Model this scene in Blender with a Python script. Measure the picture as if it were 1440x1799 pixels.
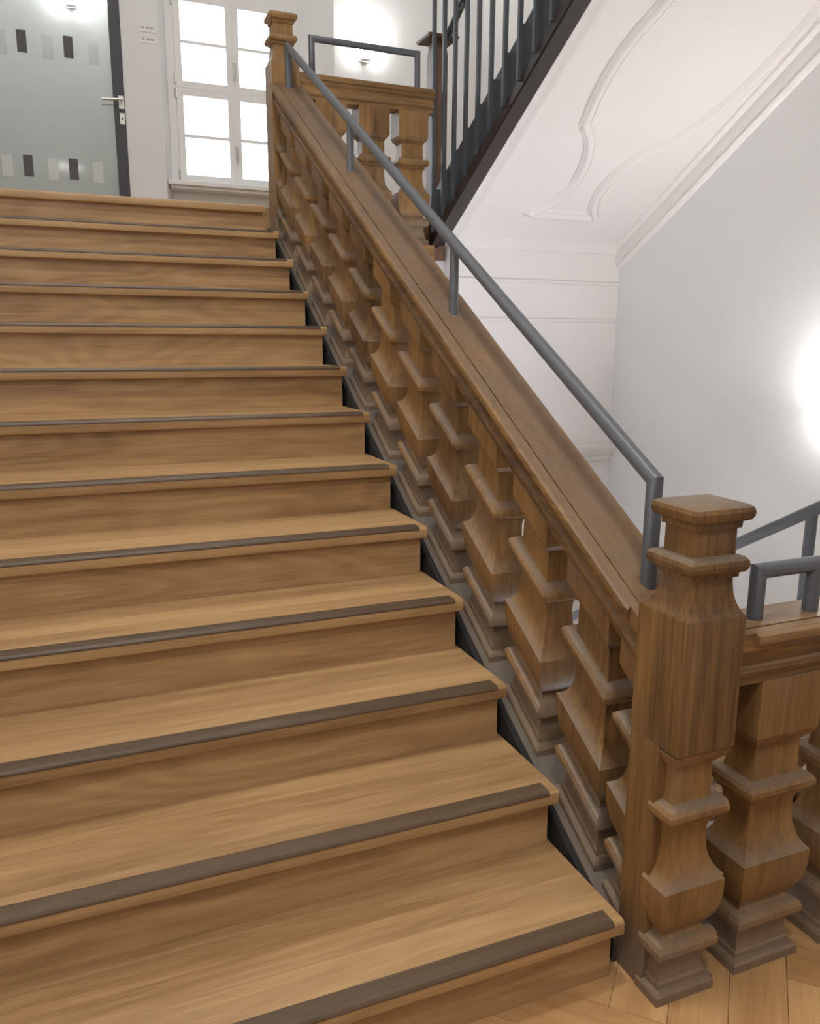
import bpy, bmesh, math, random
from mathutils import Vector, Matrix
random.seed(7)
for o in list(bpy.data.objects): bpy.data.objects.remove(o)
scene = bpy.context.scene
COL = scene.collection

# ------------------------------------------------------------------ camera
YAW, PITCH, ROLL = 0.391919, -0.209273, 0.005545
CAM = Vector((-1.1279, -1.0683, 1.5332))
fwd = Vector((math.sin(YAW)*math.cos(PITCH), math.cos(YAW)*math.cos(PITCH), math.sin(PITCH)))
rt = Vector((math.cos(YAW), -math.sin(YAW), 0)); up = rt.cross(fwd)
rt2 = rt*math.cos(ROLL)+up*math.sin(ROLL); up2 = -rt*math.sin(ROLL)+up*math.cos(ROLL)
cd = bpy.data.cameras.new('camera'); cam = bpy.data.objects.new('camera', cd); COL.objects.link(cam)
cam.matrix_world = Matrix(((rt2.x, up2.x, -fwd.x, CAM.x), (rt2.y, up2.y, -fwd.y, CAM.y), (rt2.z, up2.z, -fwd.z, CAM.z), (0, 0, 0, 1)))
cd.sensor_fit = 'HORIZONTAL'; cd.sensor_width = 36; cd.lens = 36*1423.96/1440; cd.clip_start = .02
scene.camera = cam

# ------------------------------------------------------------------ world, exposure, large lights
w = bpy.data.worlds.new('overcast_sky'); scene.world = w; w.use_nodes = True
bgn = w.node_tree.nodes['Background']; bgn.inputs[0].default_value = (.84, .91, 1, 1); bgn.inputs[1].default_value = 9.0
vs = scene.view_settings
vs.view_transform = 'Standard'; vs.look = 'None'; vs.gamma = 1; vs.use_curve_mapping = False; vs.exposure = 0.50
CEILING_FILL_LAMPS = [(-.95, -1.6, 4.24, 38), (-.9, .5, 6.95, 84), (.2, 5.0, 6.95, 5)]  # unseen ceiling lamps, added as fill light
LEFT_FILL_LAMPS = [(-.5, 1.9, 32), (1.7, 3.1, 30)]  # unseen wall lamps, added to fill from the left
SCONCE_POWER = 7.5
WARM = (1, .975, .945)

# ------------------------------------------------------------------ helpers
WORLD = {}
def tag(o, label=None, cat=None, group=None, kind=None):
    if label: o['label'] = label
    if cat: o['category'] = cat
    if group: o['group'] = group
    if kind: o['kind'] = kind
    return o
def empty(name, loc, label=None, cat=None, group=None, kind=None):
    o = bpy.data.objects.new(name, None); COL.objects.link(o); o.location = loc; o.empty_display_size = .1
    WORLD[o.name] = Vector(loc)
    return tag(o, label, cat, group, kind)
def link(o, parent, origin):
    COL.objects.link(o); origin = Vector(origin)
    if parent is not None:
        o.parent = parent; o.location = origin - WORLD[parent.name]
    else: o.location = origin
    WORLD[o.name] = origin
    return o
def obj(name, vf, mat, parent=None, origin=None, smooth=None, bevel=0, kind=None):
    """vf = (verts in world space, faces)"""
    verts, faces = vf
    if origin is None:
        xs = [v[0] for v in verts]; ys = [v[1] for v in verts]; zs = [v[2] for v in verts]
        origin = ((min(xs)+max(xs))/2, (min(ys)+max(ys))/2, min(zs))
    ox, oy, oz = origin
    me = bpy.data.meshes.new(name)
    me.from_pydata([(v[0]-ox, v[1]-oy, v[2]-oz) for v in verts], [], faces)
    bm = bmesh.new(); bm.from_mesh(me)
    bmesh.ops.recalc_face_normals(bm, faces=bm.faces)
    if bevel:
        bmesh.ops.bevel(bm, geom=list(bm.edges), offset=bevel, segments=2, affect='EDGES', profile=.6, clamp_overlap=True)
    bm.to_mesh(me); bm.free()
    if smooth:
        me.shade_smooth(); me.set_sharp_from_angle(angle=math.radians(smooth))
    me.materials.append(mat)
    o = bpy.data.objects.new(name, me)
    link(o, parent, origin)
    if kind: o['kind'] = kind
    return o
def dup(o, parent, origin):
    return link(o.copy(), parent, origin)
def box(x0, x1, y0, y1, z0, z1):
    v = [(x0,y0,z0),(x1,y0,z0),(x1,y1,z0),(x0,y1,z0),(x0,y0,z1),(x1,y0,z1),(x1,y1,z1),(x0,y1,z1)]
    return v, [(0,3,2,1),(4,5,6,7),(0,1,5,4),(1,2,6,5),(2,3,7,6),(3,0,4,7)]
def join(*parts):
    V = []; F = []
    for v, f in parts:
        n = len(V); V += list(v); F += [tuple(i+n for i in q) for q in f]
    return V, F
def sweep(prof, a, b):
    """closed polygon prof placed by functions a(p), b(p) giving the two end points"""
    n = len(prof); V = [a(p) for p in prof]+[b(p) for p in prof]
    F = [(i, (i+1) % n, n+(i+1) % n, n+i) for i in range(n)]+[tuple(range(n-1, -1, -1)), tuple(range(n, 2*n))]
    return V, F
def rings(R, shear=0, y0=0):
    """R: list of (z, xa, xb, ya, yb); rectangular sections stacked, z raked along y"""
    V = []; F = []
    for z, xa, xb, ya, yb in R:
        for x, y in ((xa, ya), (xb, ya), (xb, yb), (xa, yb)): V.append((x, y, z+shear*(y-y0)))
    for i in range(len(R)-1):
        for k in range(4):
            F.append((4*i+k, 4*i+(k+1) % 4, 4*i+4+(k+1) % 4, 4*i+4+k))
    F.append((3, 2, 1, 0)); n = 4*(len(R)-1); F.append((n, n+1, n+2, n+3))
    return V, F
def tube(path, r, n=16):
    P = [Vector(p) for p in path]; V = []; F = []
    ref = None
    for i, p in enumerate(P):
        d0 = (P[i]-P[i-1]).normalized() if i else (P[1]-P[0]).normalized()
        d1 = (P[i+1]-P[i]).normalized() if i < len(P)-1 else d0
        if ref is None:
            ref = d0.cross(Vector((.31, .2, .93)) if abs(d0.z) < .9 else Vector((1, 0, 0))).normalized()
        else:
            pass
        u = ref; wv = d0.cross(u).normalized(); u = wv.cross(d0).normalized()
        m = (d0+d1).normalized()
        for k in range(n):
            t = 2*math.pi*k/n; q = (u*math.cos(t)+wv*math.sin(t))*r
            q = q - d0*(q.dot(m)/d0.dot(m))        # mitre plane
            V.append(tuple(p+q))
        # carry the frame through the corner
        axis = d0.cross(d1)
        if axis.length > 1e-6:
            ref = Matrix.Rotation(d0.angle(d1), 3, axis.normalized()) @ u
        else: ref = u
    for i in range(len(P)-1):
        for k in range(n): F.append((i*n+k, i*n+(k+1) % n, (i+1)*n+(k+1) % n, (i+1)*n+k))
    F.append(tuple(range(n-1, -1, -1))); m = (len(P)-1)*n; F.append(tuple(range(m, m+n)))
    return V, F
def cyl(c, r, h, n=20, axis='z'):
    V = []; 
    for s in (0, 1):
        for k in range(n):
            t = 2*math.pi*k/n; a, b = r*math.cos(t), r*math.sin(t)
            if axis == 'z': V.append((c[0]+a, c[1]+b, c[2]+s*h))
            elif axis == 'y': V.append((c[0]+a, c[1]+s*h, c[2]+b))
            else: V.append((c[0]+s*h, c[1]+a, c[2]+b))
    F = [(k, (k+1) % n, n+(k+1) % n, n+k) for k in range(n)]+[tuple(range(n-1, -1, -1)), tuple(range(n, 2*n))]
    return V, F

# ------------------------------------------------------------------ materials
def newmat(name):
    m = bpy.data.materials.new(name); m.use_nodes = True
    nt = m.node_tree; b = nt.nodes['Principled BSDF']
    return m, nt, b
def N(nt, t, **kw):
    n = nt.nodes.new(t)
    for k, v in kw.items(): setattr(n, k, v)
    return n
def plain(name, col, rough=.5, metal=0, noise=0, scale=8, bump=0):
    m, nt, b = newmat(name)
    b.inputs['Roughness'].default_value = rough; b.inputs['Metallic'].default_value = metal
    tc = N(nt, 'ShaderNodeTexCoord'); nz = N(nt, 'ShaderNodeTexNoise'); nz.inputs['Scale'].default_value = scale; nz.inputs['Detail'].default_value = 5
    nt.links.new(tc.outputs['Object'], nz.inputs['Vector'])
    r = N(nt, 'ShaderNodeMapRange'); r.inputs['To Min'].default_value = 1-noise; r.inputs['To Max'].default_value = 1+noise
    nt.links.new(nz.outputs['Fac'], r.inputs['Value'])
    mx = N(nt, 'ShaderNodeVectorMath', operation='SCALE'); mx.inputs[0].default_value = col
    nt.links.new(r.outputs['Result'], mx.inputs['Scale']); nt.links.new(mx.outputs['Vector'], b.inputs['Base Color'])
    if bump:
        bp = N(nt, 'ShaderNodeBump'); bp.inputs['Strength'].default_value = bump; bp.inputs['Distance'].default_value = .004
        nz2 = N(nt, 'ShaderNodeTexNoise'); nz2.inputs['Scale'].default_value = 90
        nt.links.new(tc.outputs['Object'], nz2.inputs['Vector']); nt.links.new(nz2.outputs['Fac'], bp.inputs['Height']); nt.links.new(bp.outputs['Normal'], b.inputs['Normal'])
    return m
def wood(name, axis, dark, light, rough=.45, stave=0, stave_axis=1, dust=None, dust_amt=0, contrast=1.0, grain=26, bump=.15, cath=.5, rnd=.16, spec=.4, foot=0):
    """procedural timber: grain runs along axis, optional glued staves, optional dust lying on upward faces"""
    m, nt, b = newmat(name); L = nt.links.new
    tc = N(nt, 'ShaderNodeTexCoord'); oi = N(nt, 'ShaderNodeObjectInfo')
    off = N(nt, 'ShaderNodeVectorMath', operation='SCALE'); off.inputs[0].default_value = (37.1, 53.7, 71.3); L(oi.outputs['Random'], off.inputs['Scale'])
    ad = N(nt, 'ShaderNodeVectorMath', operation='ADD'); L(tc.outputs['Object'], ad.inputs[0]); L(off.outputs['Vector'], ad.inputs[1])
    src = ad.outputs['Vector']
    sv = None
    if stave:
        sp = N(nt, 'ShaderNodeSeparateXYZ'); L(ad.outputs['Vector'], sp.inputs[0])
        dv = N(nt, 'ShaderNodeMath', operation='DIVIDE'); L(sp.outputs[stave_axis], dv.inputs[0]); dv.inputs[1].default_value = stave
        fl = N(nt, 'ShaderNodeMath', operation='FLOOR'); L(dv.outputs[0], fl.inputs[0])
        wn = N(nt, 'ShaderNodeTexWhiteNoise', noise_dimensions='1D'); L(fl.outputs[0], wn.inputs['W'])
        sv = wn.outputs['Value']
        so = N(nt, 'ShaderNodeVectorMath', operation='SCALE'); so.inputs[0].default_value = (9, 9, 9); L(sv, so.inputs['Scale'])
        a2 = N(nt, 'ShaderNodeVectorMath', operation='ADD'); L(src, a2.inputs[0]); L(so.outputs['Vector'], a2.inputs[1]); src = a2.outputs['Vector']
    def mapped(s_long, s_cross):
        mp = N(nt, 'ShaderNodeMapping'); sc = [s_cross]*3; sc[axis] = s_long; mp.inputs['Scale'].default_value = sc
        L(src, mp.inputs['Vector']); return mp.outputs['Vector']
    n1 = N(nt, 'ShaderNodeTexNoise'); n1.inputs['Scale'].default_value = 1; n1.inputs['Detail'].default_value = 6; n1.inputs['Roughness'].default_value = .6
    L(mapped(1.6, grain), n1.inputs['Vector'])
    n2 = N(nt, 'ShaderNodeTexNoise'); n2.inputs['Scale'].default_value = 1; n2.inputs['Detail'].default_value = 3; n2.inputs['Distortion'].default_value = .8
    L(mapped(.9, 5.5), n2.inputs['Vector'])
    # cathedral figure: rings of a slow noise field
    n3 = N(nt, 'ShaderNodeTexNoise'); n3.inputs['Scale'].default_value = 1; n3.inputs['Detail'].default_value = 1.5
    L(mapped(.8, 4.0), n3.inputs['Vector'])
    sn = N(nt, 'ShaderNodeMath', operation='MULTIPLY'); L(n3.outputs['Fac'], sn.inputs[0]); sn.inputs[1].default_value = 95
    si = N(nt, 'ShaderNodeMath', operation='SINE'); L(sn.outputs[0], si.inputs[0])
    n4 = N(nt, 'ShaderNodeTexNoise'); n4.inputs['Scale'].default_value = 1; n4.inputs['Detail'].default_value = 2   # pores
    L(mapped(8, 190), n4.inputs['Vector'])
    def mul(a, k, c=0):
        q = N(nt, 'ShaderNodeMath', operation='MULTIPLY_ADD'); L(a, q.inputs[0]); q.inputs[1].default_value = k; q.inputs[2].default_value = c; return q.outputs[0]
    def add(a, c):
        q = N(nt, 'ShaderNodeMath', operation='ADD'); L(a, q.inputs[0]); L(c, q.inputs[1]); return q.outputs[0]
    f = add(mul(n1.outputs['Fac'], .9*contrast, .5-.45*contrast), mul(n2.outputs['Fac'], 1.1*contrast, -.55*contrast))
    f = add(f, mul(si.outputs[0], .07*cath)); f = add(f, mul(n4.outputs['Fac'], .55*contrast, -.275*contrast))
    f = add(f, mul(oi.outputs['Random'], rnd*2, -rnd))
    if sv is not None: f = add(f, mul(sv, .30, -.15))
    cr = N(nt, 'ShaderNodeValToRGB'); cr.color_ramp.elements[0].color = (*dark, 1); cr.color_ramp.elements[1].color = (*light, 1)
    cr.color_ramp.elements[0].position = .12; cr.color_ramp.elements[1].position = .88
    L(f, cr.inputs['Fac']); colr = cr.outputs['Color']
    b.inputs['Roughness'].default_value = rough
    b.inputs['Specular IOR Level'].default_value = spec
    if dust:
        ge = N(nt, 'ShaderNodeNewGeometry'); sz = N(nt, 'ShaderNodeSeparateXYZ'); L(ge.outputs['Normal'], sz.inputs[0])
        mr = N(nt, 'ShaderNodeMapRange', interpolation_type='SMOOTHSTEP'); mr.inputs['From Min'].default_value = .25; mr.inputs['From Max'].default_value = .85
        L(sz.outputs['Z'], mr.inputs['Value'])
        nd = N(nt, 'ShaderNodeTexNoise'); nd.inputs['Scale'].default_value = 9; nd.inputs['Detail'].default_value = 6; L(src, nd.inputs['Vector'])
        md = N(nt, 'ShaderNodeMapRange'); md.inputs['From Min'].default_value = .3; md.inputs['From Max'].default_value = .65; md.inputs['To Min'].default_value = .45; md.inputs['To Max'].default_value = 1
        L(nd.outputs['Fac'], md.inputs['Value'])
        mm = N(nt, 'ShaderNodeMath', operation='MULTIPLY'); L(mr.outputs['Result'], mm.inputs[0]); L(md.outputs['Result'], mm.inputs[1])
        # patchy rubbed-in grime on all faces
        ng = N(nt, 'ShaderNodeTexNoise'); ng.inputs['Scale'].default_value = 5; ng.inputs['Detail'].default_value = 7; L(src, ng.inputs['Vector'])
        mg = N(nt, 'ShaderNodeMapRange'); mg.inputs['From Min'].default_value = .5; mg.inputs['From Max'].default_value = .75; mg.inputs['To Max'].default_value = .45
        L(ng.outputs['Fac'], mg.inputs['Value'])
        mxm = N(nt, 'ShaderNodeMath', operation='MAXIMUM'); L(mm.outputs[0], mxm.inputs[0]); L(mg.outputs['Result'], mxm.inputs[1])
        if foot:     # scuffed, dust-caked foot of the turned pieces, with a ragged edge
            so3 = N(nt, 'ShaderNodeSeparateXYZ'); L(tc.outputs['Object'], so3.inputs[0])
            wob = N(nt, 'ShaderNodeMath', operation='MULTIPLY_ADD'); L(ng.outputs['Fac'], wob.inputs[0]); wob.inputs[1].default_value = .16; L(so3.outputs['Z'], wob.inputs[2])
            ft = N(nt, 'ShaderNodeMapRange'); ft.inputs['From Min'].default_value = foot+.12; ft.inputs['From Max'].default_value = foot+.04; ft.inputs['To Max'].default_value = .8
            L(wob.outputs[0], ft.inputs['Value'])
            mx3 = N(nt, 'ShaderNodeMath', operation='MAXIMUM'); L(mxm.outputs[0], mx3.inputs[0]); L(ft.outputs['Result'], mx3.inputs[1]); mxm = mx3
        am = N(nt, 'ShaderNodeMath', operation='MULTIPLY'); L(mxm.outputs[0], am.inputs[0]); am.inputs[1].default_value = dust_amt
        mix = N(nt, 'ShaderNodeMix', data_type='RGBA'); L(am.outputs[0], mix.inputs[0]); L(colr, mix.inputs[6]); mix.inputs[7].default_value = (*dust, 1)
        colr = mix.outputs[2]
    L(colr, b.inputs['Base Color'])
    bp = N(nt, 'ShaderNodeBump'); bp.inputs['Strength'].default_value = bump; bp.inputs['Distance'].default_value = .002
    hh = add(mul(n1.outputs['Fac'], 1), mul(n4.outputs['Fac'], .7)); L(hh, bp.inputs['Height']); L(bp.outputs['Normal'], b.inputs['Normal'])
    return m
NEW_D, NEW_L = (.252, .142, .060), (.505, .320, .152)
OLD_D, OLD_L = (.070, .034, .011), (.315, .168, .054)
DUST = (.180, .142, .110)
M_tread = wood('light_oak_tread', 0, NEW_D, NEW_L, .38, stave=.078, stave_axis=1, contrast=.85, cath=.5, rnd=.05, grain=42)
M_riser = wood('light_oak_riser', 0, NEW_D, NEW_L, .45, contrast=.95, cath=1.3, rnd=.10, grain=46)
M_land = wood('light_oak_floor', 0, NEW_D, NEW_L, .42, stave=.12, contrast=.7)
M_plank = wood('parquet_oak', 0, (.27, .13, .048), (.54, .32, .14), .38, contrast=.8, rnd=.16)
M_old_z = wood('old_oak_upright', 2, OLD_D, OLD_L, .5, dust=DUST, dust_amt=.85, grain=70, foot=.15, contrast=.78)
M_old_y = wood('old_oak_rail_raked', 1, OLD_D, OLD_L, .5, dust=(.165, .110, .070), dust_amt=.85, grain=60)
M_old_x = wood('old_oak_rail_level', 0, OLD_D, OLD_L, .45, dust=(.27, .175, .11), dust_amt=.65, grain=50)
M_string = wood('dusty_oak_string', 1, (.04, .03, .024), (.14, .108, .082), .8, dust=(.135, .11, .09), dust_amt=.8)
M_darkoak = wood('dark_oak', 2, (.05, .025, .014), (.16, .085, .05), .45, contrast=.7)
M_beam = wood('dark_brown_beam', 1, (.010, .008, .008), (.036, .018, .014), .4, contrast=.6)
M_strip = wood('dark_grip_strip', 0, (.050, .032, .019), (.150, .098, .060), .42, contrast=.6, grain=60, rnd=.05)
M_black = plain('black_gap_shade', (.006, .006, .007), .7, noise=.4, scale=20)  # shade colour for the gap beside the steps
M_steel = plain('grey_painted_steel', (.085, .09, .10), .42, 0, noise=.12, scale=60, bump=.15)
M_dsteel = plain('dark_painted_steel', (.048, .052, .058), .45, 0, noise=.12, scale=40)
M_wall = plain('white_wall_paint', (.785, .785, .78), .85, noise=.02, scale=3)
M_soffit = plain('white_stucco', (.755, .72, .708), .8, noise=.015, scale=3)
M_white = plain('white_window_paint', (.82, .81, .80), .4, noise=.02)
M_chrome = plain('brushed_nickel', (.62, .60, .56), .3, 1, noise=.05)
M_doorframe = plain('anthracite_door_frame', (.045, .045, .052), .45, noise=.1)
M_sq_dark = plain('dark_square_film', (.075, .068, .072), .5, noise=.08)
M_sign = plain('pale_sign_plate', (.80, .785, .75), .5, noise=.02)
M_ink = plain('sign_ink', (.18, .17, .17), .6)
M_lampbody = plain('white_lamp_body', (.85, .85, .83), .5)
def emis(name, col, s):
    m, nt, b = newmat(name); b.inputs['Base Color'].default_value = (.8, .8, .8, 1)
    b.inputs['Emission Color'].default_value = (*col, 1); b.inputs['Emission Strength'].default_value = s
    tc = N(nt, 'ShaderNodeTexCoord'); nz = N(nt, 'ShaderNodeTexNoise'); nt.links.new(tc.outputs['Object'], nz.inputs['Vector'])
    r = N(nt, 'ShaderNodeMapRange'); r.inputs['To Min'].default_value = .5; r.inputs['To Max'].default_value = .55; nt.links.new(nz.outputs['Fac'], r.inputs['Value']); nt.links.new(r.outputs['Result'], b.inputs['Roughness'])
    return m
def glassmat(name, tint, gloss, rough, haze=0, hazecol=(.8, .85, .82)):
    m, nt, b = newmat(name); nt.nodes.remove(b); L = nt.links.new; out = nt.nodes['Material Output']
    tr = N(nt, 'ShaderNodeBsdfTransparent'); tr.inputs[0].default_value = (*tint, 1)
    gl = N(nt, 'ShaderNodeBsdfGlossy'); gl.inputs['Roughness'].default_value = rough
    fr = N(nt, 'ShaderNodeFresnel'); fr.inputs[0].default_value = 1.5
    fm = N(nt, 'ShaderNodeMath', operation='MULTIPLY'); L(fr.outputs[0], fm.inputs[0]); fm.inputs[1].default_value = gloss
    mx = N(nt, 'ShaderNodeMixShader'); L(fm.outputs[0], mx.inputs[0]); L(tr.outputs[0], mx.inputs[1]); L(gl.outputs[0], mx.inputs[2]); res = mx.outputs[0]
    if haze:
        df = N(nt, 'ShaderNodeBsdfDiffuse'); df.inputs[0].default_value = (*hazecol, 1)
        m2 = N(nt, 'ShaderNodeMixShader'); m2.inputs[0].default_value = haze; L(res, m2.inputs[1]); L(df.outputs[0], m2.inputs[2]); res = m2.outputs[0]
    L(res, out.inputs['Surface']); return m
M_glass = glassmat('window_glass', (1, 1, 1), 1, .02)
M_doorglass = glassmat('green_tinted_door_glass', (.93, .965, .955), .15, .05, .25, (.67, .70, .70))
M_film = glassmat('frosted_film', (.97, .97, .97), .1, .4, .35, (.95, .95, .95))
M_film2 = glassmat('frosted_film_faint', (.95, .955, .95), .1, .4, .06)

# ------------------------------------------------------------------ dimensions
S_RUN, S_RISE = .30, .17691
SL = S_RISE/S_RUN
XL = -1.85            # left end of the steps
XC = .1175            # centre line of the balustrade
YN = .2875            # centre of the bottom newel
UP = 2.115            # rise from bottom newel to top newel
YW = 6.1              # landing back wall
XR = 2.52             # right wall
ZL = 13*S_RISE        # landing level

# ------------------------------------------------------------------ structure
def wallobj(name, vf, mat=None): return tag(obj(name, vf, mat or M_wall), kind='structure')
wallobj('wall_left', box(-2.05, -1.9, -4.1, 8, -2.6, 7.2))
wallobj('wall_right', box(XR, XR+.2, -4.1, 8, -2.6, 7.2))
wallobj('wall_rear', box(-1.9, XR, -4.3, -4.1, -2.6, 7.2))
wallobj('ceiling', box(-2.05, XR+.2, -4.3, 8, 7, 7.2))
wallobj('ceiling', box(-1.9, XR, -4.1, -.25, 4.27, 4.55))
# landing wall with the door opening, the window niche (splayed) and the landing slab
DX0, DX1, DZ1 = -1.66, -.585, 4.75
NX0, NX1, WX0, WX1, NZ1 = -.30, 1.12, -.215, .80, 4.50
ZS = 2.78
splay = ([(NX1, YW, ZL), (NX1, YW, NZ1), (WX1, YW+.24, NZ1), (WX1, YW+.24, ZL), (NX1, YW+.4, ZL), (NX1, YW+.4, NZ1)],
         [(0, 1, 2, 3), (3, 2, 5, 4), (0, 4, 5, 1), (1, 5, 2), (0, 3, 4)])
splay2 = ([(NX0, YW, ZL), (NX0, YW, NZ1), (WX0, YW+.24, NZ1), (WX0, YW+.24, ZL), (NX0, YW+.4, ZL), (NX0, YW+.4, NZ1)],
          [(0, 3, 2, 1), (3, 4, 5, 2), (0, 1, 5, 4), (1, 2, 5), (0, 4, 3)])
wallobj('wall_back', join(box(-1.9, DX0, YW, YW+.4, ZL, 7), box(DX0, DX1, YW, YW+.4, DZ1, 7), box(DX1, NX0, YW, YW+.4, ZL, 7),
        box(NX0, NX1, YW, YW+.4, NZ1, 7), box(NX1, XR, YW, YW+.4, ZL, 7), box(NX0, NX1, YW+.20, YW+.4, ZL, ZS-.02), splay, splay2))
wallobj('floor', join(box(XL+.005, .02, 4.24, 8, ZL-.3, ZL-.001), box(.02, XR, 3.985, 8, ZL-.22, ZL-.001)), M_land)
# corridor behind the glass door
wallobj('wall_corridor', join(box(-1.9, -.34, 7.7, 7.85, ZL, 7), box(-.46, -.34, YW+.4, 7.7, ZL, 7)))
wallobj('ceiling', box(-1.9, -.34, YW+.4, 7.7, 5.2, 5.35))
# wall beneath the landing, with its mouldings
YB = 3.9
wallobj('wall_under_landing', join(box(.2, XR, YB+.09, YB+.3, -2.6, 2.06), box(1.19, XR, YB, YB+.09, -2.6, 2.2), box(-1.9, .2, YB+.2, YB+.3, -2.6, 1.9)), M_soffit)
def mould_x(name, prof, x0, x1, y, z, mat=M_soffit, parent=None):
    return obj(name, sweep(prof, lambda p: (x0, y-p[0], z+p[1]), lambda p: (x1, y-p[0], z+p[1])), mat, parent, smooth=50)
CORN = [(0, 0), (.012, 0), (.014, .012), (.02, .018), (.022, .034), (.034, .046), (.040, .062), (.052, .070), (.054, .092), (0, .092)]
THIN = [(0, 0), (.008, .002), (.014, .010), (.014, .018), (.006, .026), (0, .028)]
IMP = [(0, 0), (.026, 0), (.034, .018), (.034, .030), (.054, .042), (.060, .066), (.080, .078), (.086, .110), (0, .122)]
for i, (pr, zz) in enumerate(((CORN, 2.125), (THIN, 1.915), (THIN, 1.66), (IMP, .675))):
    tag(mould_x('trim_%d' % (i+1), pr, 1.19, XR, YB, zz), kind='structure')
# sloping soffit of the upper flight
SS = .58
def zs(y): return 2.18+SS*(3.88-y)
Y1 = -.24
def slab(x0, x1, d0, d1): return sweep([(x0, d0), (x1, d0), (x1, d1), (x0, d1)], lambda p: (p[0], 3.98, zs(3.98)+p[1]), lambda p: (p[0], Y1, zs(Y1)+p[1]))
wallobj('ceiling', slab(1.17, XR, 0, .2), M_soffit)
bord = [(1.17, .004), (1.17, -.004), (1.225, -.012), (1.235, -.020), (1.262, -.018), (1.272, -.006), (1.278, 0.004)]
tag(obj('trim_5', sweep(bord, lambda p: (p[0], 3.90, zs(3.90)+p[1]), lambda p: (p[0], Y1, zs(Y1)+p[1])), M_soffit, smooth=40), kind='structure')
wc = [(0, .0), (.075, 0), (.07, -.016), (.055, -.024), (.040, -.030), (.034, -.10), (.026, -.112), (.030, -.128), (.016, -.150), (0, -.155)]
tag(obj('trim_6', sweep(wc, lambda p: (XR-p[0], 3.90, zs(3.90)+p[1]), lambda p: (XR-p[0], Y1, zs(Y1)+p[1])), M_soffit, smooth=40), kind='structure')
def catmull(P, k=6):
    out = []
    for i in range(len(P)-1):
        a, b, c, d = P[max(i-1, 0)], P[i], P[i+1], P[min(i+2, len(P)-1)]
        for j in range(k):
            t = j/k
            out.append(tuple(.5*((2*b[n])+(-a[n]+c[n])*t+(2*a[n]-5*b[n]+4*c[n]-d[n])*t*t+(-a[n]+3*b[n]-3*c[n]+d[n])*t**3) for n in (0, 1)))
    return out+[P[-1]]
# stucco cartouche on the soffit: points (x, y) on the sloping plane
LIMB_L = catmull([(1.60, 1.6), (1.57, 2.1), (1.54, 2.355), (1.512, 2.485), (1.505, 2.636), (1.523, 2.787), (1.555, 2.915), (1.578, 2.99)])
LIMB_L2 = catmull([(1.578, 2.99), (1.640, 3.04), (1.698, 3.115), (1.757, 3.245), (1.775, 3.389), (1.735, 3.526), (1.629, 3.633)])
BOT = [(1.575, 3.634), (1.66, 3.634), (2.07, 3.630), (2.135, 3.629)]
LIMB_R = catmull([(2.108, 3.629), (2.034, 3.534), (1.995, 3.402), (2.019, 3.259), (2.098, 3.128), (2.205, 3.027), (2.278, 2.915), (2.33, 2.793), (2.37, 2.659), (2.388, 2.495), (2.395, 2.317), (2.36, 2.0), (2.28, 1.6)])
TOPL = [(2.28, 1.6), (1.60, 1.6)]
MP = [(-.042, 0), (-.038, -.010), (-.030, -.014), (-.024, -.008), (-.014, -.022), (0, -.027), (.014, -.022), (.024, -.008), (.030, -.014), (.038, -.010), (.042, 0)]
def moulding(path, taper=False):
    V = []; F = []; n = len(MP)
    for i, (x, y) in enumerate(path):
        a = path[max(i-1, 0)]; b = path[min(i+1, len(path)-1)]
        dx, dy = b[0]-a[0], (b[1]-a[1])*math.hypot(1, SS); l = math.hypot(dx, dy); nx, ny = -dy/l, dx/l/math.hypot(1, SS)
        hs = .05 if taper and i in (0, len(path)-1) else 1.25
        for p in MP: V.append((x+nx*p[0], y+ny*p[0], zs(y+ny*p[0])+p[1]*hs+.001))
    for i in range(len(path)-1):
        for k in range(n-1): F.append((i*n+k, i*n+k+1, (i+1)*n+k+1, (i+1)*n+k))
    F.append(tuple(range(n))); m = (len(path)-1)*n; F.append(tuple(range(m, m+n)))
    return V, F
tag(obj('trim_7', join(*[moulding(p, p is BOT) for p in (LIMB_L, LIMB_L2, BOT, LIMB_R, TOPL)]), M_soffit, smooth=60), kind='structure')

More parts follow.
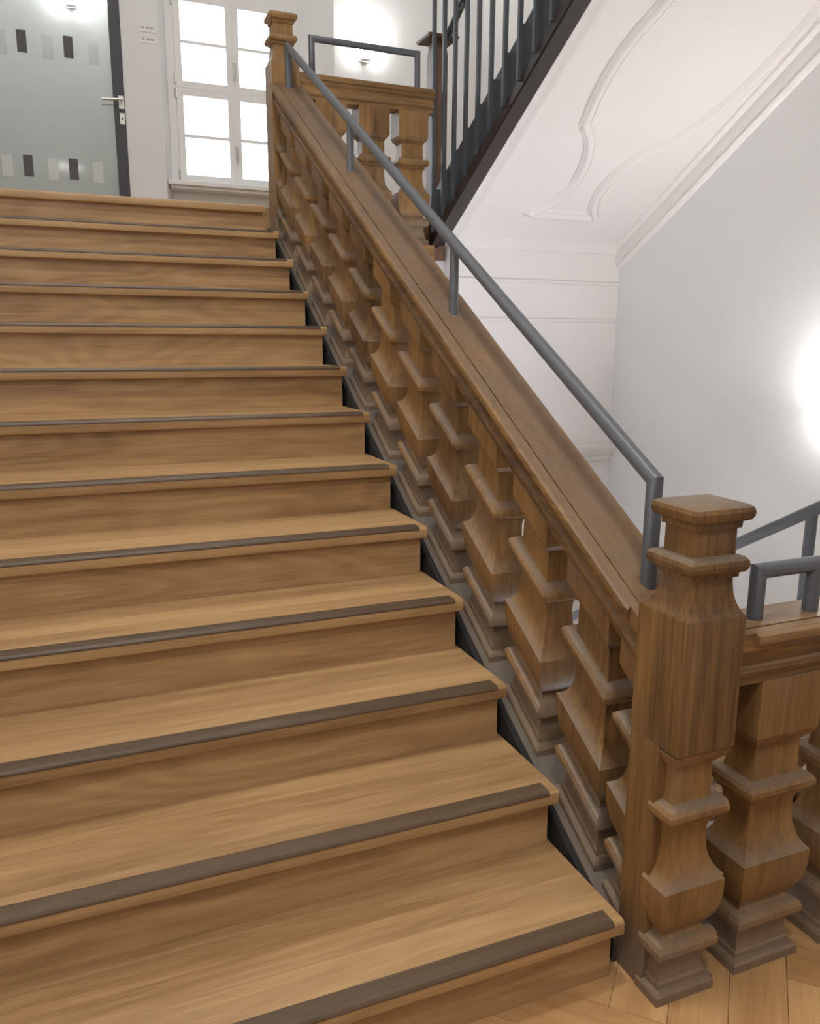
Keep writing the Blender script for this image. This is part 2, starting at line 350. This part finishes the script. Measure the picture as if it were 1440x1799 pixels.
# ground floor: slab and herringbone planks
floor = wallobj('floor', join(box(-1.9, 1.2, -4.1, .375, -.30, -.014), box(1.2, XR, -4.1, .92, -.30, -.014)), M_plank)
def clip(poly, ax, lim, keep_less):
    out = []
    for i in range(len(poly)):
        a, b = poly[i], poly[(i+1) % len(poly)]
        ia = (a[ax] <= lim) == keep_less; ib = (b[ax] <= lim) == keep_less
        if ia: out.append(a)
        if ia != ib:
            t = (lim-a[ax])/(b[ax]-a[ax]); out.append((a[0]+t*(b[0]-a[0]), a[1]+t*(b[1]-a[1])))
    return out
def area(p): return abs(sum(p[i][0]*p[(i+1) % len(p)][1]-p[(i+1) % len(p)][0]*p[i][1] for i in range(len(p))))/2
PL, PW = .65, .13; q2 = math.sqrt(.5)
def plank(u0, u1, v0, v1):
    g = .0003
    def wv(u, v): return (q2*(u-v)+.0233, q2*(u+v)-.0233)      # u runs along (1,1), v along (-1,1)
    poly = [wv(u0+g, v0+g), wv(u1-g, v0+g), wv(u1-g, v1-g), wv(u0+g, v1-g)]
    for ax, lim, less in ((0, 1.18, True), (0, -1.3, False), (1, .375, True), (1, -.75, False)):
        poly = clip(poly, ax, lim, less)
        if len(poly) < 3: return
    if area(poly) < .0006: return
    cx = sum(p[0] for p in poly)/len(poly); cy = sum(p[1] for p in poly)/len(poly)
    ang = math.pi/4 if (u1-u0) > (v1-v0) else 3*math.pi/4
    c, s = math.cos(-ang), math.sin(-ang)
    loc = [((p[0]-cx)*c-(p[1]-cy)*s, (p[0]-cx)*s+(p[1]-cy)*c) for p in poly]
    V = [(x, y, 0) for x, y in loc]+[(x*.998, y*.994, .0135) for x, y in loc]; n = len(loc)
    F = [(i, (i+1) % n, n+(i+1) % n, n+i) for i in range(n)]+[tuple(range(n, 2*n)), tuple(range(n-1, -1, -1))]
    o = obj('plank', (V, F), M_plank, None, origin=(0, 0, 0))
    o.parent = floor; o.location = Vector((cx, cy, -.0137))-WORLD[floor.name]; o.rotation_euler = (0, 0, ang)
for i in range(-30, 30):
    for j in range(-4, 5):
        u, v = i*PW+j*PL, i*PW-j*PL
        if abs(u) < 2.4 and abs(v) < 2.4:
            plank(u, u+PL, v, v+PW); plank(u+PL, u+PL+PW, v+PW-PL, v+PW)
# floor below
wallobj('floor', box(-1.9, XR, .2, YB+.1, -2.6, -2.45), M_land)

# ------------------------------------------------------------------ the main staircase
st = empty('staircase', (XL/2, 0, 0), 'broad flight of light oak stairs with dark grip strips rising to the landing', 'staircase')
NT = .043
def tread_prof(d):
    r = .012; P = []
    for k in range(5):
        t = math.pi/2*k/4; P.append((r-r*math.sin(t)*1.0, -r+r*math.cos(t)))           # top front rounding
    for k in range(4):
        t = math.pi/2*k/3; P.append((r*.7-r*.7*math.cos(t), -NT+r*.7-r*.7*math.sin(t)))
    return P+[(d, -NT), (d, 0)]
def strip_prof():
    return [(.050, -.004), (.050, .0012), (.049, .0022), (.010, .0025), (.003, .0012), (-.0012, -.004), (-.0022, -.007), (-.0022, -.0095), (-.0012, -.0105), (.0005, -.0105), (.006, -.006)]
tr0 = sr0 = ri0 = None
for k in range(1, 13):
    y, z = k*S_RUN, k*S_RISE
    if tr0 is None:
        tr0 = t = obj('tread', sweep(tread_prof(S_RUN+.05), lambda p: (XL, y+p[0], z+p[1]), lambda p: (0, y+p[0], z+p[1])), M_tread, st, origin=(XL/2, y, z-NT), smooth=30)
        sr0 = obj('grip_strip', sweep(strip_prof(), lambda p: (XL, y+p[0], z+p[1]), lambda p: (-.030, y+p[0], z+p[1])), M_strip, t, origin=(XL/2, y, z), smooth=30)
        sr0['label'] = 'dark brown anti-slip strip'
        ri0 = obj('riser', box(XL, -.012, y+.033, y+.052, 0, z-NT), M_riser, st, origin=(XL/2, y+.04, 0))
    else:
        t = dup(tr0, st, (XL/2, y, z-NT)); dup(sr0, t, (XL/2, y, z))
        r = dup(ri0, st, (XL/2, y+.04, z-S_RISE))
y, z = 13*S_RUN, ZL
ld = [(0 + p[0], p[1]) for p in tread_prof(.34)]
obj('tread', sweep(ld, lambda p: (XL, y+p[0], z+p[1]), lambda p: (.0, y+p[0], z+p[1])), M_tread, st, origin=(XL/2, y, z-NT), smooth=30)
dup(ri0, st, (XL/2, y+.04, z-S_RISE))
# closed underside so that nothing shows behind the gap
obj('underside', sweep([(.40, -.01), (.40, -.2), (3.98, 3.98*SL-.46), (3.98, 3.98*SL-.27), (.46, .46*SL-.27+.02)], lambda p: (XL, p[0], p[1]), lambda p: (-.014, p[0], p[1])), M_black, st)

# ------------------------------------------------------------------ carved balusters
def arc(z0, z1, d_out, d_in, n=5):
    """torus bulging outward between z0 and z1"""
    return [((z0+z1)/2-(z1-z0)/2*math.cos(math.pi*k/n), d_in+(d_out-d_in)*math.sin(math.pi*k/n)) for k in range(n+1)]
PROF = [(0, .000), (.022, 0), (.029, .005), (.031, .015), (.043, .016), (.048, .020), (.092, .026), (.108, .026)]
PROF += arc(.110, .156, -.002, .016) + [(.158, .024), (.167, .029), (.170, .029), (.182, .020), (.200, .010), (.225, .003), (.255, -.002), (.300, -.003), (.303, .0),
         (.312, .009), (.325, .017), (.342, .024), (.365, .030), (.395, .033), (.425, .033), (.446, .029), (.448, .022), (.461, .021)]
PROF += arc(.463, .503, -.001, .016) + [(.505, .029), (.520, .032), (.590, .033), (.596, .026), (.604, .026), (.606, .018), (.614, .013), (.624, .009), (.628, .007)]
BA, BB = .103, .077
def baluster_rings(top, a=BA, b=BB, along='x', half=None):
    R = []
    for z, d in PROF+[(top, .007)]:
        if along == 'x': xa, xb, ya, yb = -a+d, a-d, -b+d, b-d
        else: xa, xb, ya, yb = -b+d, b-d, -a+d, a-d
        if half == '+x': xa = 0
        if half == '-x': xb = 0
        if half == '+y': ya = 0
        if half == '-y': yb = 0
        R.append((z, xa, xb, ya, yb))
    return R
def place(vf, loc): return [(v[0]+loc[0], v[1]+loc[1], v[2]+loc[2]) for v in vf[0]], vf[1]
def rail_prof(h):
    """moulded handrail section without its nosing: (offset from centre, z below the top)"""
    g = h-.040
    R = [(g-.001, 0), (g, -.008), (g+.0015, -.008), (g+.003, -.001), (h-.013, -.003), (h-.012, -.034), (h-.012, -.042), (h-.016, -.048), (h-.026, -.056), (h-.030, -.072),
         (h-.030, -.084), (h-.022, -.088), (h-.019, -.098), (h-.023, -.108), (h-.031, -.112), (h-.031, -.132)]
    return [(h-.013, -.003)]+R[5:]+[(-x, z) for x, z in reversed(R)]
def nose_prof(h, s):
    return [(s*x, z) for x, z in ((h-.018, -.0025), (h-.008, -.004), (h-.002, -.009), (h, -.016), (h, -.026), (h-.004, -.032), (h-.011, -.034), (h-.018, -.030))]

# --- raked balustrade of the main flight
bal = empty('stair_balustrade', (XC, .37, 0), 'raked old oak balustrade with carved square balusters beside the main stairs', 'balustrade')
RT = .700                                  # rail top height over the pitch line
Ya, Yb = YN+.079, YN+3.6-.079
obj('handrail', sweep(rail_prof(.0975), lambda p: (XC+p[0], Ya, SL*Ya+RT+p[1]), lambda p: (XC+p[0], Yb, SL*Yb+RT+p[1])), M_old_y, bal, smooth=28)
for s_ in (-1, 1):
    obj('rail_nosing', sweep(nose_prof(.0975, s_), lambda p: (XC+p[0], Ya+.045-abs(p[0])*.2, SL*(Ya+.045-abs(p[0])*.2)+RT+p[1]), lambda p: (XC+p[0], Yb-.004, SL*(Yb-.004)+RT+p[1])), M_old_y, bal, smooth=28)
Ys = YN+.079
def raked_string(Y0, Y1s):
    pr = [(-.094, 0), (-.086, .006), (.086, .006), (.094, 0), (.094, -.36), (-.094, -.36)]
    return sweep(pr, lambda p: (XC+p[0], Y0, max(SL*(Y0-.2025)+p[1]-.002, .0)), lambda p: (XC+p[0], Y1s, SL*(Y1s-.2025)+p[1]-.002))
obj('string', raked_string(Ys, Yb), M_string, bal)['label'] = 'dusty grey raked string under the balusters'
obj('gap_shade_board', sweep([(Ys+.0, .02), (Ys, Ys*SL-.128), (3.9, 3.9*SL-.128), (3.9, 3.9*SL-.42)], lambda p: (.006, p[0], p[1]), lambda p: (.022, p[0], p[1])), M_black, bal)['label'] = 'black board standing in for the shade in the gap'  # board paints in the dark shade between riser ends and string
zoff = -.2025*SL
b0 = None
for k in range(1, 12):
    yc = YN+.3*k; zc = SL*(yc-.2025)
    if b0 is None:
        top = RT+.2025*SL-.125
        b0 = obj('baluster', place(rings(baluster_rings(top, along='y'), SL), (XC, yc, zc)), M_old_z, bal, origin=(XC, yc, zc), smooth=24)
    else: dup(b0, bal, (XC, yc, zc))

# --- newel posts
def newel_upper():
    h = .080; hy = .081
    def r(z, d, k=1.0, cx=.012, cy=.030): return (z, -h+d, h-d-cx*k, -hy+d, hy-d-cy*k)
    R = [r(.628, .012, 0), (r(.634, .004, 0)), r(.640, 0, 0), r(.945, 0, 0), r(.952, .003, .1), r(.962, .008, .35), r(.980, .013, .7), r(1.000, .0165, .9), r(1.025, .0185), r(1.036, .0185), r(1.037, .011), r(1.046, .010)]
    R += [r(z, d, 1, .014, .024) for z, d in arc(1.047, 1.086, -.006, .010, 6)]
    R += [r(1.087, .018), r(1.145, .0185), r(1.146, .012), r(1.160, .011), r(1.163, .003)]
    R += [r(1.165, -.001), r(1.173, -.005), r(1.183, -.006), r(1.192, -.003), r(1.198, .005), r(1.206, .040), r(1.2075, .055)]
    return R
def make_newel(name, loc, front, label, group=None, sides=(), rake=0, foot=0):
    e = empty(name, loc, label, 'newel post', group)
    obj('upper_shaft', place(rings(newel_upper()), loc), M_old_z, e, origin=loc, smooth=24)
    if front:      # plain rear plank with a carved half baluster before it
        obj('core_plank', place(rings([(0, -.080, .060, -.018, .081), (.64, -.080, .060, -.018, .081)]), loc), M_old_z, e, origin=(loc[0], loc[1]+.03, loc[2]), bevel=.003)
        R = [(z, xa*.95, xb*.98, ya-.0035, 0) for z, xa, xb, ya, yb in baluster_rings(.632, .088, .077, 'x')]
        obj('carved_front', place(rings(R), loc), M_old_z, e, origin=(loc[0], loc[1]-.04, loc[2]), smooth=24)
    else:
        obj('core_post', place(rings([(foot, -.080, .078, -.078, .081), (.64, -.080, .078, -.078, .081)]), loc), M_old_z, e, origin=(loc[0], loc[1], loc[2]+foot), bevel=.003)
    for sd, off in sides:
        if sd == '+x':
            R = [(z, 0, xb, ya, yb) for z, xa, xb, ya, yb in baluster_rings(.76, .040, .066, 'x', '+x')]
            vf = rings(R); l2 = (loc[0]+off, loc[1], loc[2])
        elif sd == '+y':
            vf = rings(baluster_rings(RT+.2025*SL-.125, .085, .072, 'y', '+y'), rake); l2 = (loc[0], loc[1]+off, loc[2]+rake*(loc[1]+off-.2025) if rake > 0 else loc[2])
        else:
            vf = rings(baluster_rings(RT+.2025*SL-.125, .085, .072, 'y', '-y'), rake); l2 = (loc[0], loc[1]-off, SL*(loc[1]-off-.2025))
        obj('half_baluster', place(vf, l2), M_old_z, e, origin=l2, smooth=24)
    return e
make_newel('newel_post', (.1145, YN, 0), True, 'stout carved oak newel post with square cap at the foot of the stairs', 'oak newel posts', sides=(('+x', .056), ('+y', .079)), rake=SL)
make_newel('newel_post', (.1145, YN+3.6, UP), False, 'oak newel post with square cap at the top of the stairs before the window', 'oak newel posts', sides=(('-y', .077),), rake=SL, foot=-.02)
make_newel('newel_post', (1.155, YN, 0), True, 'oak newel post at the far right end of the floor-level balustrade', 'oak newel posts')

# --- level balustrades (floor level and landing)
def level_balustrade(label, x0, x1, yc, z, xs, base):
    e = empty('level_balustrade', ((x0+x1)/2, yc, z), label, 'balustrade', 'level balustrades across the stairwell')
    obj('handrail', sweep(rail_prof(.083), lambda p: (x0, yc+p[0], z+.905+p[1]*1.02), lambda p: (x1, yc+p[0], z+.905+p[1]*1.02)), M_old_x, e, smooth=28)
    for s_ in (-1, 1): obj('rail_nosing', sweep(nose_prof(.083, s_), lambda p: (x0+.035, yc+p[0], z+.905+p[1]), lambda p: (x1-.003, yc+p[0], z+.905+p[1])), M_old_x, e, smooth=28)
    f = None
    for x in xs:
        if f is None: f = obj('baluster', place(rings(baluster_rings(.772)), (x, yc+.014, z)), M_old_z, e, origin=(x, yc+.014, z), smooth=24)
        else: dup(f, e, (x, yc+.014, z))
    if base: obj('base_board', box(x0, x1, yc-.088, yc+.088, z-.11, z-.001), M_old_x, e)
    return e
level_balustrade('short level oak balustrade on the parquet beside the bottom newel post', .195, 1.066, YN-.008, 0, (.378, .662, .946), False)
level_balustrade('short level oak balustrade along the landing edge at the top of the stairwell', .195, 1.035, YN+3.6-.008, UP, (.385, .652, .905), True)

# --- steel handrails on the wooden rails
def disc_foot(x, y, z, parent, r=.026): return obj('foot_plate', cyl((x, y, z), r, .005), M_steel, parent, smooth=40)
hr = empty('steel_handrail', (.12, .445, .96), 'grey round steel handrail mounted above the raked oak rail', 'handrail')
ZA, ZB, YA_, YB_ = 1.214, 3.122, .447, 3.765
def hz(y): return ZA+(ZB-ZA)*(y-YA_)/(YB_-YA_)
def rt_(y): return SL*y+RT
obj('rail_tube', tube([(.12, YA_, rt_(YA_)-.012), (.12, YA_, ZA), (.12, YB_, ZB), (.12, YB_, rt_(YB_)-.012)], .0195, 20), M_steel, hr, smooth=40)
for yy in (1.565, 2.685):
    p = obj('post', cyl((.12, yy, rt_(yy)-.012), .0165, hz(yy)-rt_(yy)+.006), M_steel, hr, smooth=40)
    f = .022; obj('collar', ([(.12+.024*math.cos(t*math.pi/9), yy+.024*math.sin(t*math.pi/9), rt_(yy+.024*math.sin(t*math.pi/9))+h) for h in (-.006, .003) for t in range(18)],
        [(k, (k+1) % 18, 18+(k+1) % 18, 18+k) for k in range(18)]+[tuple(range(17, -1, -1)), tuple(range(18, 36))]), M_old_z, p)['label'] = 'worn ring around the post foot'
def guard(label, x0, x1, y, z0, z1, mids=()):
    e = empty('steel_guard_bar', ((x0+x1)/2, y, z0), label, 'guard bar', 'steel guard bars on the level balustrades')
    obj('bar', tube([(x0, y, z0), (x0, y, z1), (x1, y, z1), (x1, y, z0)], .0185, 20), M_steel, e, smooth=40)
    for m in mids: obj('post', cyl((m, y, z0), .0185, z1-z0-.008), M_steel, e, smooth=40)
guard('low grey steel guard bar on the level rail beside the bottom newel post', .298, .985, YN-.004, .902, 1.018, (.472,))
guard('grey steel guard bar on the landing rail in front of the lit wall', .291, .952, YN+3.6, UP+.902, 3.225)

# ------------------------------------------------------------------ upper flight: steel string, bars, handrail
XB = 1.05
def zlow(y): return 2.084+SS*(3.803-y)
uf = empty('upper_flight_railing', (XB, 3.85, 2.06), 'dark steel railing of upright bars along the flight rising to the right', 'railing')
YT = .0
def rake(prof, y0=3.93, y1=YT): return sweep(prof, lambda p: (p[0], y0, zlow(y0)+p[1]), lambda p: (p[0], y1, zlow(y1)+p[1]))
obj('bottom_beam', rake([(XB+.004, .098), (XB+.010, .088), (1.17, .128), (1.17, .165), (XB+.010, .165), (XB+.004, .158)]), M_beam, uf, smooth=30)
obj('string_plate', rake([(1.085, .15), (1.10, .15), (1.10, .425), (1.085, .425)], 3.90), M_dsteel, uf)
BR0 = None
for k in range(26):
    y = 3.857-.1495*k
    if y < .05: break
    zb = zlow(y)+.145
    if BR0 is None: BR0 = b = obj('bar', box(XB-.011, XB+.011, y-.010, y+.010, zb, zb+1.45), M_dsteel, uf, origin=(XB, y, zb))
    else: b = dup(BR0, uf, (XB, y, zb))
# flat stiffeners standing between bars and plate
SF = None
for k in range(25):
    y = 3.857-.1495*k
    if y < .1: break
    zb = zlow(y)+.165
    if SF is None: SF = obj('stiffener', box(XB+.012, 1.085, y-.005, y+.005, zb-.003, zb+.24), M_dsteel, uf, origin=(1.07, y, zb))
    else: dup(SF, uf, (1.07, y, zb))
def hz2(y): return zlow(y)+1.205
obj('handrail', tube([(1.10, 3.775, hz2(3.76)-.01), (1.10, 3.73, hz2(3.73)), (1.10, .1, hz2(.1))], .021, 16), M_dsteel, uf, smooth=45)
for yy in (3.558, 2.66, 1.76):
    obj('bracket', tube([(XB, yy, hz2(yy)-.06), (1.08, yy, hz2(yy)-.055), (1.10, yy, hz2(yy)-.01)], .009, 8), M_dsteel, uf, smooth=45)
obj('top_rail', sweep([(XB-.02, 1.58), (XB+.02, 1.58), (XB+.02, 1.60), (XB-.02, 1.60)], lambda p: (p[0], 3.87, zlow(3.87)+p[1]), lambda p: (p[0], .05, zlow(.05)+p[1])), M_dsteel, uf)
tp = empty('landing_post', (1.128, 3.985, UP), 'slim dark wooden post with flat square cap behind the steel bars', 'post')
obj('shaft', rings([(2.04, 1.079, 1.177, 3.936, 4.034), (3.26, 1.079, 1.177, 3.936, 4.034), (3.30, 1.085, 1.171, 3.942, 4.028), (3.335, 1.085, 1.171, 3.942, 4.028)]), M_darkoak, tp, smooth=20)
obj('cap', rings([(3.333, 1.06, 1.196, 3.917, 4.053), (3.343, 1.03, 1.226, 3.887, 4.083), (3.358, 1.026, 1.23, 3.883, 4.087), (3.364, 1.04, 1.216, 3.897, 4.073), (3.374, 1.12, 1.136, 3.977, 3.993)]), M_darkoak, tp, smooth=20)

# ------------------------------------------------------------------ flight going down behind the level balustrade
lf = empty('descending_staircase', (1.85, .92, 0), 'oak flight of stairs going down beyond the level balustrade, along the white right wall', 'staircase')
first_t = first_r = None
for k in range(1, 10):
    y, z = .92+.3*(k-1), -S_RISE*k
    if first_t is None:
        first_t = obj('tread', box(1.262, XR-.001, y-.04, y+.30, z-NT, z), M_tread, lf, origin=(1.87, y, z)); first_r = obj('riser', box(1.262, XR-.001, y-.045, y-.027, z, z+S_RISE-.013), M_riser, lf, origin=(1.87, y, z))
    else: dup(first_t, lf, (1.87, y, z)); dup(first_r, lf, (1.87, y, z))
lb = empty('descending_balustrade', (1.155, .37, 0), 'raked oak balustrade of the descending flight, behind the level balustrade', 'balustrade')
def zr(y): return .70-SL*(y-.821)
obj('handrail', sweep(rail_prof(.09), lambda p: (1.155+p[0], .372, zr(.372)+p[1]), lambda p: (1.155+p[0], 3.7, zr(3.7)+p[1])), M_old_y, lb, smooth=28)
obj('string', sweep([(-.09, 0), (.09, 0), (.09, -.42), (-.09, -.42)], lambda p: (1.155+p[0], .372, zr(.372)-.83+p[1]), lambda p: (1.155+p[0], 3.7, zr(3.7)-.83+p[1])), M_string, lb)
f = None
for k in range(1, 11):
    yc = YN+.3*k+.06; zc = zr(yc)-.83
    if f is None: f = obj('baluster', place(rings(baluster_rings(.705, along='y'), -SL), (1.155, yc, zc)), M_old_z, lb, origin=(1.155, yc, zc), smooth=24)
    else: dup(f, lb, (1.155, yc, zc))
dh = empty('steel_handrail', (1.07, .85, .7), 'dark steel handrail sloping down behind the cap of the bottom newel post', 'handrail')
def hz3(y): return 1.004-.6*(y-.821)
obj('rail_tube', tube([(1.1, .50, zr(.5)-.01), (1.1, .50, hz3(.5)), (1.1, 3.5, hz3(3.5)), (1.1, 3.5, zr(3.5)-.01)], .0205, 16), M_steel, dh, smooth=40)
for yy in (.845, 2.0): obj('post', cyl((1.1, yy, zr(yy)-.01), .0185, hz3(yy)-zr(yy)), M_steel, dh, smooth=40)

# ------------------------------------------------------------------ glass door
dr = empty('door_1', ((DX0+DX1)/2, YW, ZL), 'pale green glass door with dark frame and rows of small squares', 'door', kind='structure')
gx1 = -.668
obj('frame', join(box(gx1, DX1-.002, YW-.012, YW+.05, ZL, DZ1-.07), box(DX0+.002, DX0+.075, YW-.012, YW+.05, ZL, DZ1-.07), box(DX0+.002, DX1-.002, YW-.012, YW+.05, DZ1-.07, DZ1-.002)), M_doorframe, dr)
gl = obj('glass_pane', box(DX0+.07, gx1+.004, YW+.012, YW+.022, ZL+.008, DZ1-.068), M_doorglass, dr)
def sq(name, xc, z0, z1, mat, w_=.066, yy=.0105): return obj(name, box(xc-w_/2, xc+w_/2, YW+yy-.002, YW+yy, z0, z1), mat, gl)
for xc, d in ((-1.285, 0), (-.966, 0)):
    sq('dark_square', xc, 3.60, 3.752, M_sq_dark); sq('dark_square', xc-.026, 2.735, 2.888, M_sq_dark)
for xc in (-1.455, -1.135, -.815):
    sq('pale_square', xc, 2.725, 2.878, M_film, .075); sq('pale_square', xc+.026, 3.575, 3.74, M_film2, .075)
ha = obj('door_handle', join(tube([(-.612, YW-.012, 3.335), (-.612, YW-.062, 3.335), (-.755, YW-.062, 3.325)], .0095, 10), box(-.632, -.592, YW-.02, YW-.012, 3.275, 3.37)), M_chrome, dr, smooth=40)
obj('door_handle', tube([(-.612, YW+.05, 3.335), (-.612, YW+.10, 3.335), (-.755, YW+.10, 3.325)], .0095, 10), M_chrome, dr, smooth=40)
lk = obj('lock_plate', box(-.630, -.594, YW-.02, YW-.012, 3.165, 3.245), M_chrome, dr)
obj('keyhole', cyl((-.612, YW-.0215, 3.205), .007, .002, 10, 'y'), M_doorframe, lk)
for nm, zc in (('upper', 3.88), ('lower', 3.80)):
    s = obj('wall_sign', box(-.452, -.318, YW-.005, YW-.0005, zc-.028, zc+.028), M_sign)
    tag(s, 'small pale plate of tiny grey lettering beside the glass door, %s of two' % nm, 'sign', 'small signs beside the glass door')
    for i, (a, wd) in enumerate(((.022, .022), (.058, .020), (.086, .024))):
        for j in range(3): obj('mark', box(-.452+a+wd*j/3, -.452+a+wd*(j+.62)/3, YW-.0058, YW-.0049, zc-.006, zc+.007), M_ink, s)

# ------------------------------------------------------------------ window
wn = empty('window_1', ((WX0+WX1)/2, YW+.24, ZS), 'white casement window with eight bright panes behind the top newel post', 'window', kind='structure')
WY = YW+.20
fx0, fx1, fz0, fz1 = -.200, .795, 2.80, 4.27
obj('frame', join(box(WX0-.03, -.165, WY, WY+.07, fz0, fz1), box(.765, WX1+.07, WY, WY+.07, fz0, fz1), box(-.165, .765, WY, WY+.07, fz0, fz0+.012), box(-.165, .765, WY, WY+.07, fz1-.03, fz1)), M_white, wn)
obj('head_panel', box(WX0-.03, WX1+.07, WY, WY+.06, fz1, NZ1), M_white, wn)
zt, zm = 4.235, 3.535
for (x0, x1) in ((-.1645, .3006), (.3014, .7645)):
    for (z0, z1) in ((2.815, 3.5346), (3.5354, 4.235)):
        s = .052; sb = .055; zmid = (z0+z1)/2
        sash = obj('sash', join(box(x0, x0+s, WY-.014, WY+.04, z0, z1), box(x1-s, x1, WY-.014, WY+.04, z0, z1), box(x0+s, x1-s, WY-.014, WY+.04, z0, z0+sb), box(x0+s, x1-s, WY-.014, WY+.04, z1-sb, z1)), M_white, wn)
        obj('glazing_bar', box(x0+s, x1-s, WY-.004, WY+.03, zmid-.012, zmid+.012), M_white, sash)
        obj('pane', box(x0+s-.002, x1-s+.002, WY+.016, WY+.020, z0+sb-.002, zmid-.011), M_glass, sash)
        obj('pane', box(x0+s-.002, x1-s+.002, WY+.016, WY+.020, zmid+.011, z1-sb+.002), M_glass, sash)
for zc in (3.07, 3.72): 
    h = obj('catch', join(box(.296, .324, WY-.024, WY-.014, zc-.05, zc+.05), box(.303, .316, WY-.045, WY-.022, zc-.085, zc+.03)), M_chrome, wn)
for zc in (2.87, 3.49, 3.60, 4.18): obj('hinge', cyl((-.172, WY-.014, zc-.035), .009, .07, 10), M_chrome, wn)
obj('sill', join(box(WX0-.07, WX1+.12, YW+.02, WY+.03, ZS-.02, ZS+.014), box(WX0-.05, WX1+.1, YW+.05, WY, ZS-.045, ZS-.02)), M_white, wn, bevel=.004)

# ------------------------------------------------------------------ lamps
def light(kind, name, loc, power, size=.1, rot=None, col=WARM):
    d = bpy.data.lights.new(name, kind); d.energy = power; d.color = col
    if kind == 'AREA': d.shape = 'DISK'; d.size = size
    else: d.shadow_soft_size = size
    o = bpy.data.objects.new(name, d); COL.objects.link(o); o.location = loc
    if rot: o.rotation_euler = rot
    return o
def sconce(label, loc, nrm, power):
    """small white up-and-down wall washer; nrm = direction out of the wall"""
    e = empty('wall_lamp', loc, label, 'wall lamp', 'small white wall lamps')
    n = Vector(nrm); t = Vector((-n.y, n.x, 0)); c = Vector(loc)
    def bx(t0, t1, n0, n1, z0, z1):
        V, F = box(t0, t1, n0, n1, z0, z1)
        return [tuple(c+t*v[0]+n*v[1]+Vector((0, 0, v[2]))) for v in V], F
    obj('back_plate', bx(-.055, .055, 0, .012, -.05, .05), M_lampbody, e)
    obj('glass_shade', bx(-.062, .062, .012, .090, -.040, .045), emis('lamp_glow', WARM, power*.35/(math.pi*.043)), e, bevel=.006)
    obj('top_diffuser', bx(-.055, .055, .018, .084, .0455, .050), emis('lamp_uplight', WARM, power*.75/(math.pi*.0073)), e)
    obj('bottom_plate', bx(-.045, .045, .016, .080, -.047, -.0405), M_lampbody, e)
sconce('small white wall lamp glowing on the wall behind the landing guard bar', (1.385, YW, 3.905), (0, -1, 0), SCONCE_POWER)
sconce('small white wall lamp glowing on the right-hand wall', (XR, 1.88, 1.12), (-1, 0, 0), SCONCE_POWER*2.5)
sconce('small white wall lamp seen through the glass door', (-.88, 7.7, 4.53), (0, -1, 0), SCONCE_POWER*3)
for i, (yy, zz, pw) in enumerate(LEFT_FILL_LAMPS): sconce('unseen fill lamp added on the left wall, '+('beside the stairs' if i else 'before the stairs'), (-1.9, yy, zz), (1, 0, 0), pw)
for i, (x, y, z, pw) in enumerate(CEILING_FILL_LAMPS):
    e = empty('ceiling_fill_lamp', (x, y, z), 'unseen round fill lamp added '+('over the floor before the stairs', 'high over the main stairs', 'high over the landing')[i], 'added fill lamp', 'added ceiling fill lamps out of view')
    obj('rim', join(cyl((x, y, z-.01), .30, .04, 32)), M_lampbody, e, smooth=40)
    l = light('AREA', 'ceiling_fill_light', (x, y, z-.02), pw, .55)
    l.parent = e; l.location = (0, 0, -.02)
